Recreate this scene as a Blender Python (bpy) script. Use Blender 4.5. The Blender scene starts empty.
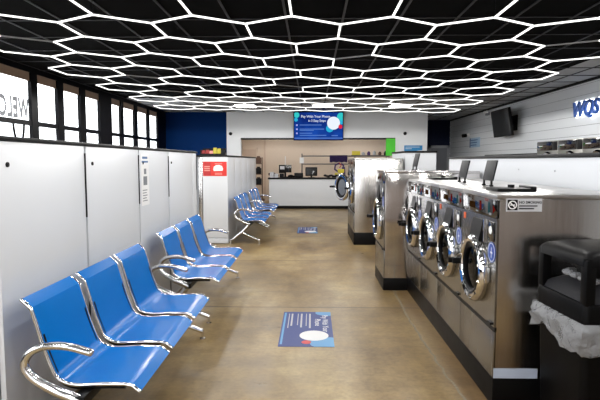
import bpy, bmesh, math, random
from mathutils import Vector, Matrix
random.seed(7)
PI = math.pi
scene = bpy.context.scene
COL = scene.collection

# ------------------------------------------------------------------ materials
def new_mat(name):
    m = bpy.data.materials.new(name); m.use_nodes = True
    nt = m.node_tree; nt.nodes.clear()
    out = nt.nodes.new('ShaderNodeOutputMaterial')
    return m, nt, out

def s2l(c):
    return tuple(((v/12.92) if v <= .04045 else ((v+.055)/1.055)**2.4) for v in c)

def rgb(r, g, b):
    return s2l((r/255, g/255, b/255))

def pmat(name, col, rough=.5, metal=0., nscale=14., namt=.05, spec=.5, coat=0., bump=0., stretch=(1, 1, 1), rvar=.05):
    m, nt, out = new_mat(name)
    N = nt.nodes; L = nt.links
    b = N.new('ShaderNodeBsdfPrincipled'); L.new(b.outputs[0], out.inputs[0])
    tc = N.new('ShaderNodeTexCoord'); mp = N.new('ShaderNodeMapping')
    mp.inputs['Scale'].default_value = stretch
    L.new(tc.outputs['Object'], mp.inputs[0])
    nz = N.new('ShaderNodeTexNoise'); nz.inputs['Scale'].default_value = nscale; nz.inputs['Detail'].default_value = 4
    L.new(mp.outputs[0], nz.inputs['Vector'])
    mx = N.new('ShaderNodeMix'); mx.data_type = 'RGBA'
    c0 = [max(0, v*(1-namt*2)) for v in col]; c1 = [min(1, v*(1+namt)) for v in col]
    mx.inputs[6].default_value = (*c0, 1); mx.inputs[7].default_value = (*c1, 1)
    L.new(nz.outputs[0], mx.inputs[0]); L.new(mx.outputs[2], b.inputs['Base Color'])
    mr = N.new('ShaderNodeMapRange')
    mr.inputs[3].default_value = max(.02, rough-rvar); mr.inputs[4].default_value = min(1, rough+rvar)
    L.new(nz.outputs[0], mr.inputs[0]); L.new(mr.outputs[0], b.inputs['Roughness'])
    b.inputs['Metallic'].default_value = metal
    b.inputs['Specular IOR Level'].default_value = spec
    b.inputs['Coat Weight'].default_value = coat
    if bump:
        bp = N.new('ShaderNodeBump'); bp.inputs['Strength'].default_value = bump; bp.inputs['Distance'].default_value = .01
        L.new(nz.outputs[0], bp.inputs['Height']); L.new(bp.outputs[0], b.inputs['Normal'])
    return m

def emat(name, col, strength):
    m, nt, out = new_mat(name)
    e = nt.nodes.new('ShaderNodeEmission'); e.inputs[0].default_value = (*col, 1); e.inputs[1].default_value = strength
    nt.links.new(e.outputs[0], out.inputs[0]); return m

def glass_mat(name, tint=(1, 1, 1), gloss=.08):
    m, nt, out = new_mat(name)
    N = nt.nodes; L = nt.links
    t = N.new('ShaderNodeBsdfTransparent'); t.inputs[0].default_value = (*tint, 1)
    g = N.new('ShaderNodeBsdfGlossy'); g.inputs['Roughness'].default_value = .02
    lw = N.new('ShaderNodeLayerWeight'); lw.inputs[0].default_value = .25
    mt = N.new('ShaderNodeMath'); mt.operation = 'MULTIPLY'; mt.inputs[1].default_value = gloss*4
    L.new(lw.outputs['Fresnel'], mt.inputs[0])
    x = N.new('ShaderNodeMixShader'); L.new(mt.outputs[0], x.inputs[0])
    L.new(t.outputs[0], x.inputs[1]); L.new(g.outputs[0], x.inputs[2]); L.new(x.outputs[0], out.inputs[0])
    return m

def floor_mat():
    m, nt, out = new_mat('stained_concrete')
    N = nt.nodes; L = nt.links
    b = N.new('ShaderNodeBsdfPrincipled'); L.new(b.outputs[0], out.inputs[0])
    geo = N.new('ShaderNodeNewGeometry')
    def noise(scale, detail=5, sc=(1, 1, 1), rough=.6):
        mp = N.new('ShaderNodeMapping'); mp.inputs['Scale'].default_value = sc
        L.new(geo.outputs['Position'], mp.inputs[0])
        n = N.new('ShaderNodeTexNoise'); n.inputs['Scale'].default_value = scale; n.inputs['Detail'].default_value = detail
        n.inputs['Roughness'].default_value = rough
        L.new(mp.outputs[0], n.inputs['Vector']); return n
    def ramp(src, stops):
        r = N.new('ShaderNodeValToRGB'); e = r.color_ramp.elements
        while len(e) < len(stops): e.new(.5)
        for el, (p, c) in zip(e, stops):
            el.position = p; el.color = (*c, 1)
        L.new(src, r.inputs[0]); return r
    def mix(fac, a, c, mode='MIX'):
        x = N.new('ShaderNodeMix'); x.data_type = 'RGBA'; x.blend_type = mode
        for sk, v in ((0, fac), (6, a), (7, c)):
            if hasattr(v, 'links') or hasattr(v, 'is_linked'): L.new(v, x.inputs[sk])
            elif isinstance(v, tuple): x.inputs[sk].default_value = (*v, 1)
            else: x.inputs[sk].default_value = v
        return x.outputs[2]
    n1 = noise(.9, 6, (1, .55, 1)); n2 = noise(3.6, 7, (.55, 1.5, 1), .68); n3 = noise(28, 3)
    r1 = ramp(n1.outputs[0], [(.32, FL[0]), (.5, FL[1]), (.68, FL[2])])
    r2 = ramp(n2.outputs[0], [(.3, (.62, .59, .54)), (.52, (1, 1, 1)), (.72, (1.22, 1.18, 1.1))])
    c = mix(.8, r1.outputs[0], r2.outputs[0], 'MULTIPLY')
    r3 = ramp(n3.outputs[0], [(.3, (.72, .71, .70)), (.62, (1.10, 1.10, 1.09))])
    c = mix(.6, c, r3.outputs[0], 'MULTIPLY')
    # saw-cut joints every 2.35 m across the room, slightly wandering
    sp = N.new('ShaderNodeSeparateXYZ'); L.new(geo.outputs['Position'], sp.inputs[0])
    def math_(op, a, bb=None):
        q = N.new('ShaderNodeMath'); q.operation = op
        for i, v in enumerate((a, bb)):
            if v is None: continue
            if isinstance(v, (int, float)): q.inputs[i].default_value = v
            else: L.new(v, q.inputs[i])
        return q.outputs[0]
    w = math_('MULTIPLY', math_('SUBTRACT', n2.outputs[0], .5), .03)
    yy = math_('ADD', math_('ADD', sp.outputs[1], w), -5.02)
    fr = math_('ABSOLUTE', math_('SUBTRACT', math_('FRACT', math_('ADD', math_('DIVIDE', yy, 2.4), .5)), .5))
    j = math_('LESS_THAN', fr, .0055)
    c = mix(math_('MULTIPLY', j, .8), c, rgb(80, 62, 40))
    # reddish wear strip beside the machines
    st = N.new('ShaderNodeMapRange'); st.inputs[1].default_value = .93; st.inputs[2].default_value = 1.02
    wob = math_('ADD', sp.outputs[0], math_('MULTIPLY', math_('SUBTRACT', n2.outputs[0], .5), .12))
    L.new(wob, st.inputs[0])
    c = mix(math_('MULTIPLY', st.outputs[0], .35), c, rgb(96, 66, 48))
    L.new(c, b.inputs['Base Color'])
    mr = N.new('ShaderNodeMapRange'); mr.inputs[3].default_value = .2; mr.inputs[4].default_value = .44
    L.new(n2.outputs[0], mr.inputs[0]); L.new(mr.outputs[0], b.inputs['Roughness'])
    b.inputs['Specular IOR Level'].default_value = .32
    bp = N.new('ShaderNodeBump'); bp.inputs['Strength'].default_value = .12; bp.inputs['Distance'].default_value = .01
    L.new(n2.outputs[0], bp.inputs['Height']); L.new(bp.outputs[0], b.inputs['Normal'])
    return m

FL = (rgb(100, 79, 47), rgb(152, 128, 87), rgb(190, 169, 124))
M = {}
M['floor'] = floor_mat()
M['white_panel'] = pmat('white_laminate', rgb(214, 217, 222), .32, namt=.015, nscale=3)
M['white_panel_dimmed'] = pmat('white_laminate_dimmed', rgb(196, 199, 204), .4, namt=.015, nscale=3)  # cabinet white, darkened in the colour to offset strong light on the partitions
M['white_wall'] = pmat('white_paint', rgb(232, 235, 238), .6, namt=.02, nscale=4)
M['front_wall'] = pmat('taupe_paint', rgb(160, 148, 141), .6)
M['shiplap'] = pmat('shiplap_paint', rgb(226, 229, 232), .5, namt=.03, nscale=5, stretch=(1, .2, 4))
M['groove'] = pmat('groove_shadow_gap', rgb(120, 124, 128), .7)
M['blue_wall'] = pmat('navy_paint', rgb(0, 42, 96), .55, namt=.04, spec=.06)
M['navy_wall'] = pmat('dark_navy_paint', rgb(4, 20, 54), .55, namt=.04, spec=.2)
M['black_ceiling'] = pmat('black_ceiling_tile', rgb(7, 7, 8), .95, namt=.2, nscale=40, spec=.05)
M['tbar'] = pmat('black_ceiling_bar', rgb(34, 34, 38), .5, namt=.1, spec=.3)
M['grey_ceiling'] = pmat('pale_ceiling_tile', rgb(176, 180, 186), .85, namt=.06, nscale=40)
M['beige'] = pmat('beige_paint', rgb(226, 208, 190), .6, namt=.02)
M['beige_door'] = pmat('beige_door_paint', rgb(214, 192, 174), .5, namt=.03)
M['black'] = pmat('black_paint', rgb(9, 9, 10), .4, namt=.1, spec=.15)
M['black_frame'] = pmat('black_window_frame', rgb(10, 9, 12), .4, namt=.1, spec=.1)
M['black_plastic'] = pmat('black_plastic', rgb(12, 12, 13), .42, namt=.1, nscale=80, bump=.05, spec=.15)
M['bin_plastic'] = pmat('bin_plastic', rgb(9, 9, 10), .42, namt=.1, nscale=120, bump=.05, spec=.10)
M['black_gloss'] = pmat('black_gloss', rgb(12, 12, 14), .08, namt=.05, coat=.5)
M['dark_grey'] = pmat('dark_grey_plastic', rgb(28, 29, 32), .5, namt=.06, spec=.12)
M['grey'] = pmat('grey_paint', rgb(138, 141, 147), .5, namt=.03)
M['light_grey'] = pmat('light_grey_paint', rgb(178, 181, 186), .5, namt=.03)
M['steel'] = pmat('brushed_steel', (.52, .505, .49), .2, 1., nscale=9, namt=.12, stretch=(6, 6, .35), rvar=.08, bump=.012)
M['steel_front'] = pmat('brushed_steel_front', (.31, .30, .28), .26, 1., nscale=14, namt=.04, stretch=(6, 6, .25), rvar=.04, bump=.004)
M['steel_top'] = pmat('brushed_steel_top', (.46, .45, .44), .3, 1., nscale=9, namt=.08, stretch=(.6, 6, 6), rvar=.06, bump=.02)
M['steel_mirror'] = pmat('polished_steel', (.58, .56, .55), .10, 1., nscale=6, namt=.12, stretch=(5, 5, .4), rvar=.05, bump=.006)
M['chrome'] = pmat('chrome', (.78, .78, .80), .07, 1., namt=.02, rvar=.03)
M['cast'] = pmat('polished_aluminium', (.70, .70, .71), .16, 1., namt=.05, nscale=20)
M['blue_seat'] = pmat('blue_enamel', rgb(0, 110, 194), .2, namt=.05, nscale=5, coat=.0, spec=.12, rvar=.05)
M['glass'] = glass_mat('window_glass')
M['drum_glass'] = glass_mat('door_glass', (.32, .34, .38), .14)
M['drum'] = pmat('drum_steel', (.55, .55, .57), .25, 1., nscale=30, namt=.2)
M['film'] = pmat('bluish_film', rgb(190, 200, 218), .3, namt=.05)
M['packet_red'] = pmat('packet_red', rgb(150, 30, 30), .4)
M['packet_yellow'] = pmat('packet_yellow', rgb(190, 176, 40), .4)
M['red'] = pmat('red_ink', rgb(214, 44, 36), .4, namt=.03)
M['dark_red'] = pmat('dark_red_ink', rgb(184, 40, 40), .4, namt=.03)
M['pink'] = pmat('pale_red_ink', rgb(240, 150, 140), .4)
M['orange'] = pmat('orange_ink', rgb(214, 92, 40), .4)
M['white'] = pmat('white_ink', rgb(238, 238, 238), .45, namt=.02)
M['label_grey'] = pmat('grey_label', rgb(186, 186, 190), .4, namt=.02)
M['sticker_blue'] = pmat('blue_sticker', rgb(8, 60, 150), .3, namt=.05, spec=.2)
M['decal_blue'] = pmat('blue_decal', rgb(26, 52, 128), .35, namt=.06, nscale=10, spec=.25)
M['decal_navy'] = pmat('navy_decal', rgb(30, 50, 118), .35, namt=.05)
M['decal_cyan'] = pmat('cyan_decal', rgb(70, 150, 205), .35, namt=.05)
M['ink_blue'] = pmat('blue_print', rgb(70, 110, 160), .5)
M['ink_grey'] = pmat('grey_print', rgb(120, 124, 130), .5)
M['brown'] = pmat('brown', rgb(92, 62, 44), .6, namt=.12)
M['purple'] = pmat('purple_cloth', rgb(62, 42, 96), .85, namt=.15, nscale=30, bump=.2)
M['purple_plastic'] = pmat('purple_plastic', rgb(70, 40, 100), .35)
M['yellow'] = pmat('yellow_plastic', rgb(226, 206, 36), .4)
M['green'] = pmat('green_sheet', rgb(66, 205, 22), .45, namt=.04)
M['poster_blue'] = pmat('poster_blue', rgb(36, 140, 205), .4, namt=.2, nscale=12)
M['poster_pale'] = pmat('poster_pale', rgb(172, 200, 224), .4, namt=.08, nscale=14)
M['dryer'] = pmat('dryer_steel', (.36, .355, .33), .35, 1., namt=.05)
M['eave'] = pmat('tan_blind', rgb(178, 152, 132), .7, namt=.04)
M['ground'] = pmat('pale_asphalt', rgb(200, 200, 200), .9)
M['car_red'] = pmat('car_red', rgb(190, 60, 54), .3)
M['sill'] = pmat('bin_sill_grey', rgb(38, 38, 41), .5, namt=.08, spec=.1)
M['liner'] = None
M['tube'] = emat('light_tube_glow', (1., .985, .95), 1.9)
M['unlit'] = pmat('unlit_diffuser', rgb(150, 150, 150), .4)
M['rail'] = pmat('rail_grey', rgb(120, 112, 106), .5)
M['channel'] = pmat('channel_grey', rgb(120, 120, 124), .5)
M['joint'] = emat('light_joint_glow', (1., .985, .95), 1.9)
M['screen'] = None
M['dark_screen'] = pmat('dark_screen', rgb(14, 16, 18), .12, namt=.05)
M['sign_glow'] = emat('sign_halo_glow', (.93, .96, 1.), 2.6)
M['sign_face'] = pmat('sign_letter_blue', rgb(28, 88, 178), .3, namt=.05)
M['fill_panel'] = emat('fill_panel_glow', (1., .97, .92), 13.0)  # glow of the added ceiling panels that brighten the far end
M['disp_red'] = emat('red_display', (1., .08, .06), .10)
M['disp_teal'] = emat('teal_display', (.25, .75, .85), .07)
M['disp_amber'] = emat('amber_display', (.75, .33, .10), .03)
M['led_white'] = emat('white_display', (.9, .95, 1.), .25)

def liner_mat():
    m, nt, out = new_mat('clear_bag_film')
    N = nt.nodes; L = nt.links
    t = N.new('ShaderNodeBsdfTransparent'); t.inputs[0].default_value = (.80, .80, .82, 1)
    p = N.new('ShaderNodeBsdfPrincipled'); p.inputs['Base Color'].default_value = (.55, .56, .58, 1); p.inputs['Roughness'].default_value = .15
    nz = N.new('ShaderNodeTexNoise'); nz.inputs['Scale'].default_value = 16; nz.inputs['Detail'].default_value = 5
    tc = N.new('ShaderNodeTexCoord'); L.new(tc.outputs['Object'], nz.inputs['Vector'])
    bp = N.new('ShaderNodeBump'); bp.inputs['Strength'].default_value = .9; bp.inputs['Distance'].default_value = .05
    L.new(nz.outputs[0], bp.inputs['Height']); L.new(bp.outputs[0], p.inputs['Normal'])
    x = N.new('ShaderNodeMixShader'); x.inputs[0].default_value = .42
    L.new(t.outputs[0], x.inputs[1]); L.new(p.outputs[0], x.inputs[2]); L.new(x.outputs[0], out.inputs[0])
    return m
M['liner'] = liner_mat()

def screen_mat():
    # what the menu screen shows: a deep blue picture brightening in soft blobs
    m, nt, out = new_mat('menu_screen_picture')
    N = nt.nodes; L = nt.links
    e = N.new('ShaderNodeEmission'); e.inputs[1].default_value = .9
    tc = N.new('ShaderNodeTexCoord')
    nz = N.new('ShaderNodeTexNoise'); nz.inputs['Scale'].default_value = 1.6
    L.new(tc.outputs['Object'], nz.inputs['Vector'])
    r = N.new('ShaderNodeValToRGB'); r.color_ramp.elements[0].position = .3; r.color_ramp.elements[1].position = .75
    r.color_ramp.elements[0].color = (*rgb(12, 26, 96), 1); r.color_ramp.elements[1].color = (*rgb(28, 78, 176), 1)
    L.new(nz.outputs[0], r.inputs[0]); L.new(r.outputs[0], e.inputs[0]); L.new(e.outputs[0], out.inputs[0])
    return m
M['screen'] = screen_mat()
M['scr_white'] = emat('screen_white', rgb(225, 232, 245), .95)
M['scr_soft'] = emat('screen_soft_blue', rgb(90, 130, 205), .8)
M['scr_cyan'] = emat('screen_cyan', rgb(40, 165, 205), .95)
M['scr_teal'] = emat('screen_teal', rgb(50, 190, 190), .95)
M['scr_red'] = emat('screen_red', rgb(215, 40, 60), .9)
M['scr_lilac'] = emat('screen_lilac', rgb(170, 170, 235), .9)

# ------------------------------------------------------------------ mesh helpers
class MB:
    """collects shapes, then becomes ONE mesh object"""
    def __init__(self): self.bm = bmesh.new()
    def box(self, x0, x1, y0, y1, z0, z1, bevel=0., seg=2, mat=None):
        r = bmesh.ops.create_cube(self.bm, size=1)
        vs = r['verts']
        for v in vs:
            v.co = Vector(((x0+x1)/2+v.co.x*(x1-x0), (y0+y1)/2+v.co.y*(y1-y0), (z0+z1)/2+v.co.z*(z1-z0)))
        if mat is not None: bmesh.ops.transform(self.bm, matrix=mat, verts=vs)
        if bevel:
            es = list({e for v in vs for e in v.link_edges})
            bmesh.ops.bevel(self.bm, geom=es, offset=bevel, segments=seg, profile=.6, affect='EDGES', clamp_overlap=True)
        return self
    def cyl(self, p0, p1, r0, r1=None, seg=20, cap=True):
        p0 = Vector(p0); p1 = Vector(p1); d = p1-p0
        q = d.to_track_quat('Z', 'Y').to_matrix().to_4x4()
        bmesh.ops.create_cone(self.bm, cap_ends=cap, segments=seg, radius1=r0, radius2=r0 if r1 is None else r1, depth=d.length,
                              matrix=Matrix.Translation((p0+p1)/2) @ q)
        return self
    def ball(self, c, r, sx=1, sy=1, sz=1, seg=16):
        bmesh.ops.create_uvsphere(self.bm, u_segments=seg, v_segments=max(6, seg//2), radius=r,
                                  matrix=Matrix.Translation(c) @ Matrix.Diagonal((sx, sy, sz, 1)))
        return self
    def tube(self, pts, r, seg=10, closed=False):
        pts = [Vector(p) for p in pts]; n = len(pts); rings = []
        up = None
        for i, p in enumerate(pts):
            if closed: t = pts[(i+1) % n]-pts[i-1]
            else: t = pts[min(i+1, n-1)]-pts[max(i-1, 0)]
            t.normalize()
            if up is None:
                up = Vector((0, 0, 1)) if abs(t.z) < .9 else Vector((1, 0, 0))
            a = (up-t*up.dot(t)).normalized(); up = a; b = t.cross(a)
            rr = r[i] if isinstance(r, (list, tuple)) else r
            rings.append([self.bm.verts.new(p+a*math.cos(k*2*PI/seg)*rr+b*math.sin(k*2*PI/seg)*rr) for k in range(seg)])
        m = n if closed else n-1
        for i in range(m):
            A, B = rings[i], rings[(i+1) % n]
            for k in range(seg):
                self.bm.faces.new((A[k], A[(k+1) % seg], B[(k+1) % seg], B[k]))
        if not closed:
            self.bm.faces.new(rings[0][::-1]); self.bm.faces.new(rings[-1])
        return self
    def prism(self, poly, axis, a, b):
        """poly: 2-D outline; axis 'x','y','z' is the extrusion direction from a to b"""
        def P(u, v, w):
            return {'x': (w, u, v), 'y': (u, w, v), 'z': (u, v, w)}[axis]
        A = [self.bm.verts.new(P(u, v, a)) for u, v in poly]; B = [self.bm.verts.new(P(u, v, b)) for u, v in poly]
        n = len(poly)
        self.bm.faces.new(A); self.bm.faces.new(B[::-1])
        for i in range(n): self.bm.faces.new((A[i], B[i], B[(i+1) % n], A[(i+1) % n]))
        return self
    def lathe(self, prof, axis, c, seg=36, close=False):
        """prof: list of (radius, distance along axis)"""
        c = Vector(c); rings = []
        ax = {'x': (Vector((1, 0, 0)), Vector((0, 1, 0)), Vector((0, 0, 1))),
              'y': (Vector((0, 1, 0)), Vector((0, 0, 1)), Vector((1, 0, 0))),
              'z': (Vector((0, 0, 1)), Vector((1, 0, 0)), Vector((0, 1, 0)))}[axis]
        for r, h in prof:
            if r < 1e-6: rings.append([self.bm.verts.new(c+ax[0]*h)])
            else: rings.append([self.bm.verts.new(c+ax[0]*h+(ax[1]*math.cos(2*PI*k/seg)+ax[2]*math.sin(2*PI*k/seg))*r) for k in range(seg)])
        m = len(rings) if close else len(rings)-1
        for i in range(m):
            A, B = rings[i], rings[(i+1) % len(rings)]
            for k in range(seg):
                k2 = (k+1) % seg
                if len(A) == 1: self.bm.faces.new((A[0], B[k2], B[k]))
                elif len(B) == 1: self.bm.faces.new((A[k], A[k2], B[0]))
                else: self.bm.faces.new((A[k], A[k2], B[k2], B[k]))
        return self
    def ribbon(self, prof, y0, y1, th):
        """side profile [(x,z)] of a bent sheet, extruded along y with thickness"""
        n = len(prof); P = [Vector((p[0], p[1])) for p in prof]; top = []; bot = []
        for i in range(n):
            t = (P[min(i+1, n-1)]-P[max(i-1, 0)]).normalized(); nn = Vector((-t.y, t.x))
            top.append(P[i]+nn*th/2); bot.append(P[i]-nn*th/2)
        loop = top+bot[::-1]
        A = [self.bm.verts.new((p.x, y0, p.y)) for p in loop]; B = [self.bm.verts.new((p.x, y1, p.y)) for p in loop]
        m = len(loop)
        for i in range(m): self.bm.faces.new((A[i], B[i], B[(i+1) % m], A[(i+1) % m]))
        for R, fl in ((A, 1), (B, 0)):
            for i in range(n-1):
                f = (R[i], R[i+1], R[m-2-i], R[m-1-i])
                self.bm.faces.new(f if fl else f[::-1])
        return self
    def xform(self, mat):
        bmesh.ops.transform(self.bm, matrix=mat, verts=self.bm.verts[:]); return self
    def build(self, name, mat, parent=None, smooth=35, loc=None):
        bm = self.bm
        bmesh.ops.recalc_face_normals(bm, faces=bm.faces[:])
        me = bpy.data.meshes.new(name); bm.to_mesh(me); bm.free()
        me.materials.append(mat)
        o = bpy.data.objects.new(name, me); COL.objects.link(o)
        if parent is not None: o.parent = parent
        if loc is not None: o.location = loc
        if smooth:
            for p in me.polygons: p.use_smooth = True
            try: me.set_sharp_from_angle(angle=math.radians(smooth))
            except Exception: pass
        return o

def tag(o, label, cat, group=None):
    o['label'] = label; o['category'] = cat
    if group: o['group'] = group
    return o

def thing(name, label, cat, loc=(0, 0, 0), rz=0., group=None):
    o = bpy.data.objects.new(name, None); COL.objects.link(o)
    o.location = loc; o.rotation_euler = (0, 0, rz); o.empty_display_size = .1
    return tag(o, label, cat, group)

def struct(name, mb, mat, smooth=0, parent=None):
    o = mb.build(name, mat, parent, smooth); o['kind'] = 'structure'; return o

def kids(o): return [c for c in bpy.data.objects if c.parent == o]

def dup(root, loc, label, rz=None):
    r = root.copy(); COL.objects.link(r); r.location = loc; r['label'] = label
    if rz is not None: r.rotation_euler = (0, 0, rz)
    for ch in kids(root):
        c = ch.copy(); COL.objects.link(c); c.parent = r
        for g in kids(ch):
            d = g.copy(); COL.objects.link(d); d.parent = c
            if 'label' in d: pass
    return r

def text_mesh(name, s, size, mat, matrix, parent=None, depth=.001, align='LEFT', shear=0., spacing=1., bold=0.):
    cu = bpy.data.curves.new(name, 'FONT'); cu.body = s; cu.size = size; cu.extrude = depth; cu.align_x = align
    cu.shear = shear; cu.space_character = spacing; cu.offset = bold; cu.resolution_u = 3
    t = bpy.data.objects.new(name+'_tmp', cu); COL.objects.link(t)
    dg = bpy.context.evaluated_depsgraph_get()
    me = bpy.data.meshes.new_from_object(t.evaluated_get(dg))
    bpy.data.objects.remove(t); me.name = name
    me.transform(matrix)
    me.materials.clear(); me.materials.append(mat)
    o = bpy.data.objects.new(name, me); COL.objects.link(o)
    if parent is not None: o.parent = parent
    return o

def face_matrix(origin, right, up):
    """text plane -> world: x along right, y along up"""
    r = Vector(right).normalized(); u = Vector(up).normalized(); n = r.cross(u)
    m = Matrix((r, u, n)).transposed().to_4x4(); m.translation = Vector(origin); return m

# ------------------------------------------------------------------ camera
F = 498.; VPX, VPY = 312., 161.
pitch = math.atan((200-VPY)/F); yaw = math.atan((VPX-300)/F*math.cos(pitch))
cd = bpy.data.cameras.new('camera'); cam = bpy.data.objects.new('camera', cd); COL.objects.link(cam)
cam.location = (0, 0, 1.5); cam.rotation_euler = (PI/2-pitch, 0, yaw)
cd.sensor_width = 36; cd.lens = F*36/600; cd.clip_start = .05; cd.clip_end = 200
scene.camera = cam

# ------------------------------------------------------------------ the setting
XL, XR, YF, YB, CH = -4.75, 5.35, -3.0, 19.6, 3.08
YW = 16.2
struct('floor', MB().box(XL-.2, XR+.2, YF-.2, YB+.3, -.12, 0), M['floor'])
struct('ceiling', MB().box(XL-.2, 4.35, YF-.2, 12.6, CH, CH+.1), M['black_ceiling'])
struct('ceiling_border', MB().box(4.35, XR+.2, YF-.2, 12.6, CH, CH+.1).box(XL-.2, XR+.2, 12.6, YB+.3, CH, CH+.1), M['grey_ceiling'])
tb = MB()
x = -4.7
while x < XR:
    tb.box(x-.012, x+.012, YF, YB, CH-.012, CH-.001); x += .63
y = YF+.3
while y < YB:
    tb.box(XL, XR, y-.012, y+.012, CH-.011, CH-.002); y += .76
struct('trim_1', tb, M['tbar'])
# left window wall: black frame with openings
panes = [(-2.4, -.75), (-.5, 1.1), (1.35, 2.95), (3.2, 4.75), (4.95, 6.45), (6.65, 8.43), (8.63, 9.31), (9.54, 10.22), (10.47, 11.16),
         (11.83, 12.39), (12.58, 13.36), (13.59, 14.42), (14.60, 15.36)]
ZA, ZB, ZC, ZD = .95, 2.10, 2.18, 2.99
wl = MB()
wl.box(XL-.06, XL, YF, YB, 0, ZA); wl.box(XL-.06, XL, YF, YB, ZD, CH)
wl.box(XL-.05, XL-.01, YF, YB, ZB, ZC)
ys = [YF]+[v for p in panes for v in p]+[YB]
for a, b in zip(ys[0::2], ys[1::2]): wl.box(XL-.06, XL, a, b, ZA, ZD)
struct('wall_left', wl, M['black_frame'])
for i, (a, b) in enumerate(panes):
    w = struct('window_%d' % (i+1), MB().box(XL-.052, XL-.046, a, b, ZC, ZD).box(XL-.052, XL-.046, a, b, ZA, ZB), M['glass'])
    MB().box(XL-.040, XL-.025, a, b, ZD-.135, ZD).cyl((XL-.032, a, ZD-.135), (XL-.032, b, ZD-.135), .009, seg=8).build('roller_blind', M['eave'], w)
# left back wall in blue, then the white soffit with the serving opening
XO0, XO1, ZO = -2.30, 2.67, 2.24
XS0, XS1 = -2.76, 3.69
struct('wall_back_left', MB().box(XL, XS0, YW, YW+.12, 0, CH), M['blue_wall'])
struct('wall_back', MB().box(XS0, XS1, YW-.05, YW+.12, ZO, CH).box(XS0, XO0, YW-.05, YW+.12, 0, ZO).box(XO1, XS1, YW-.05, YW+.12, 0, ZO).box(XS1-.12, XS1, YW, YB, 0, CH), M['white_wall'])
struct('trim_2', MB().box(XO0, XO1, YW-.07, YW+.14, ZO-.05, ZO), M['black'])
struct('wall_back_room', MB().box(XS0, XS1-.12, 18.6, 18.72, 0, CH).box(XS0, XS0+.1, YW+.12, 18.6, 0, CH), M['beige'])
struct('wall_back_right', MB().box(XS1, XR, YB, YB+.12, 0, CH), M['navy_wall'])
# far right door
d = struct('door_1', MB().box(4.62, 5.24, YB-.05, YB, .01, 2.0), M['grey'])
MB().box(4.52, 4.62, YB-.07, YB, 0, 2.1).box(5.24, 5.33, YB-.07, YB, 0, 2.1).box(4.52, 5.33, YB-.07, YB, 2.0, 2.1).build('door_frame', M['light_grey'], d, 0)
MB().ball((4.72, YB-.1, 1.0), .035).cyl((4.72, YB-.1, 1.0), (4.72, YB-.04, 1.0), .012).build('door_handle', M['chrome'], d)
# beige door in the back room
d = struct('door_2', MB().box(-2.55, -2.08, 18.55, 18.6, .01, 1.93), M['beige_door'])
MB().box(-2.62, -2.55, 18.53, 18.6, 0, 2.0).box(-2.08, -2.02, 18.53, 18.6, 0, 2.0).box(-2.62, -2.02, 18.53, 18.6, 1.93, 2.0).build('door_frame', M['beige'], d, 0)
MB().ball((-2.14, 18.5, 1.0), .035).cyl((-2.14, 18.5, 1.0), (-2.14, 18.56, 1.0), .012).build('door_handle', M['chrome'], d)
struct('trim_3', MB().box(-1.78, -1.72, 18.55, 18.6, 0, CH), M['beige_door'])
# right wall of shiplap boards
wr = MB(); z = 0.
while z < CH-.01:
    wr.box(XR, XR+.1, YF, YB, z+.004, min(z+.2, CH)-.004); z += .2
struct('wall_right', wr, M['shiplap'])
struct('wall_right_backing', MB().box(XR+.012, XR+.13, YF, YB, 0, CH), M['groove'])
struct('trim_4', MB().box(XR-.03, XR, YF, YB, CH-.05, CH), M['black'])
# unseen front wall behind the camera; shop window openings placed for the daylight they add
fw = MB().box(XL, XR, YF-.12, YF, 0, .5).box(XL, XR, YF-.12, YF, 2.8, CH)
for a, b in ((XL, -3.9), (-1.6, -1.4), (-.5, XR)): fw.box(a, b, YF-.12, YF, .5, 2.8)
struct('wall_front', fw, M['front_wall'])
for i, (a, b) in enumerate(((-3.9, -1.6), (-1.4, -.5))):
    struct('window_%d' % (20+i), MB().box(a, b, YF-.07, YF-.06, .5, 2.8), M['glass'])
struct('ground', MB().box(-40, XL-.21, -30, 45, -.3, -.14).box(XL-.2, 40, -30, YF-.21, -.3, -.14), M['ground'])

# ------------------------------------------------------------------ hexagonal light grid
HS = .475; HW = HS*3**.5
def hz(x, y): return 2.664-.0148*x-.00543*(y-7)
def hp(gx, gy):
    a = -.0045; X = -.171+gx*math.cos(a)-gy*math.sin(a); Y = 3.694+gx*math.sin(a)+gy*math.cos(a)
    return Vector((X, Y, hz(X, Y)))
R0, R1 = -6, 10
def hN(r, h): return (r, h, 0)           # h: half-column index (x = h/2 * HW)
def hpos(k): return hp(k[1]*HW/2, HS*(1.5*k[0]+k[2]))
edges = []
for r in range(R0, R1+1):
    for h in range(-8, 9):
        if (h % 2) != (r % 2): continue
        edges.append(((r, h, 0), (r, h, 1)))
        for dh in (-1, 1):
            h2 = h+dh
            if abs(h2) > 8: continue
            if r < R1: edges.append(((r, h, 1), (r+1, h2, 0)))
# closing zigzags at both ends
nodes = {n for e in edges for n in e}
for h in range(-7, 8):
    if (h % 2) != (R1 % 2):
        n = (R1+1, h, 0)
        for dh in (-1, 1):
            if (R1, h+dh, 1) in nodes: edges.append(((R1, h+dh, 1), n))
        n = (R0-1, h, 1)
        for dh in (-1, 1):
            if (R0, h+dh, 0) in nodes: edges.append((n, (R0, h+dh, 0)))
nodes = {n for e in edges for n in e}
unlit = {((1, -7, 1), (2, -6, 0)), ((1, 7, 1), (2, 6, 0)), ((2, 2, 1), (3, 1, 0)), ((3, -3, 1), (4, -4, 0)),
         ((4, -6, 1), (5, -5, 0)), ((5, -3, 1), (6, -4, 0)), ((6, -6, 1), (7, -5, 0)), ((5, -1, 1), (6, 0, 0)), ((5, 5, 1), (6, 6, 0))}
grid = thing('hexagonal_ceiling_light', 'glowing white honeycomb grid of light tubes hanging below the black ceiling', 'ceiling light', (0, 7, 2.66))
OFF = Vector((0, 7, 2.66))
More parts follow.
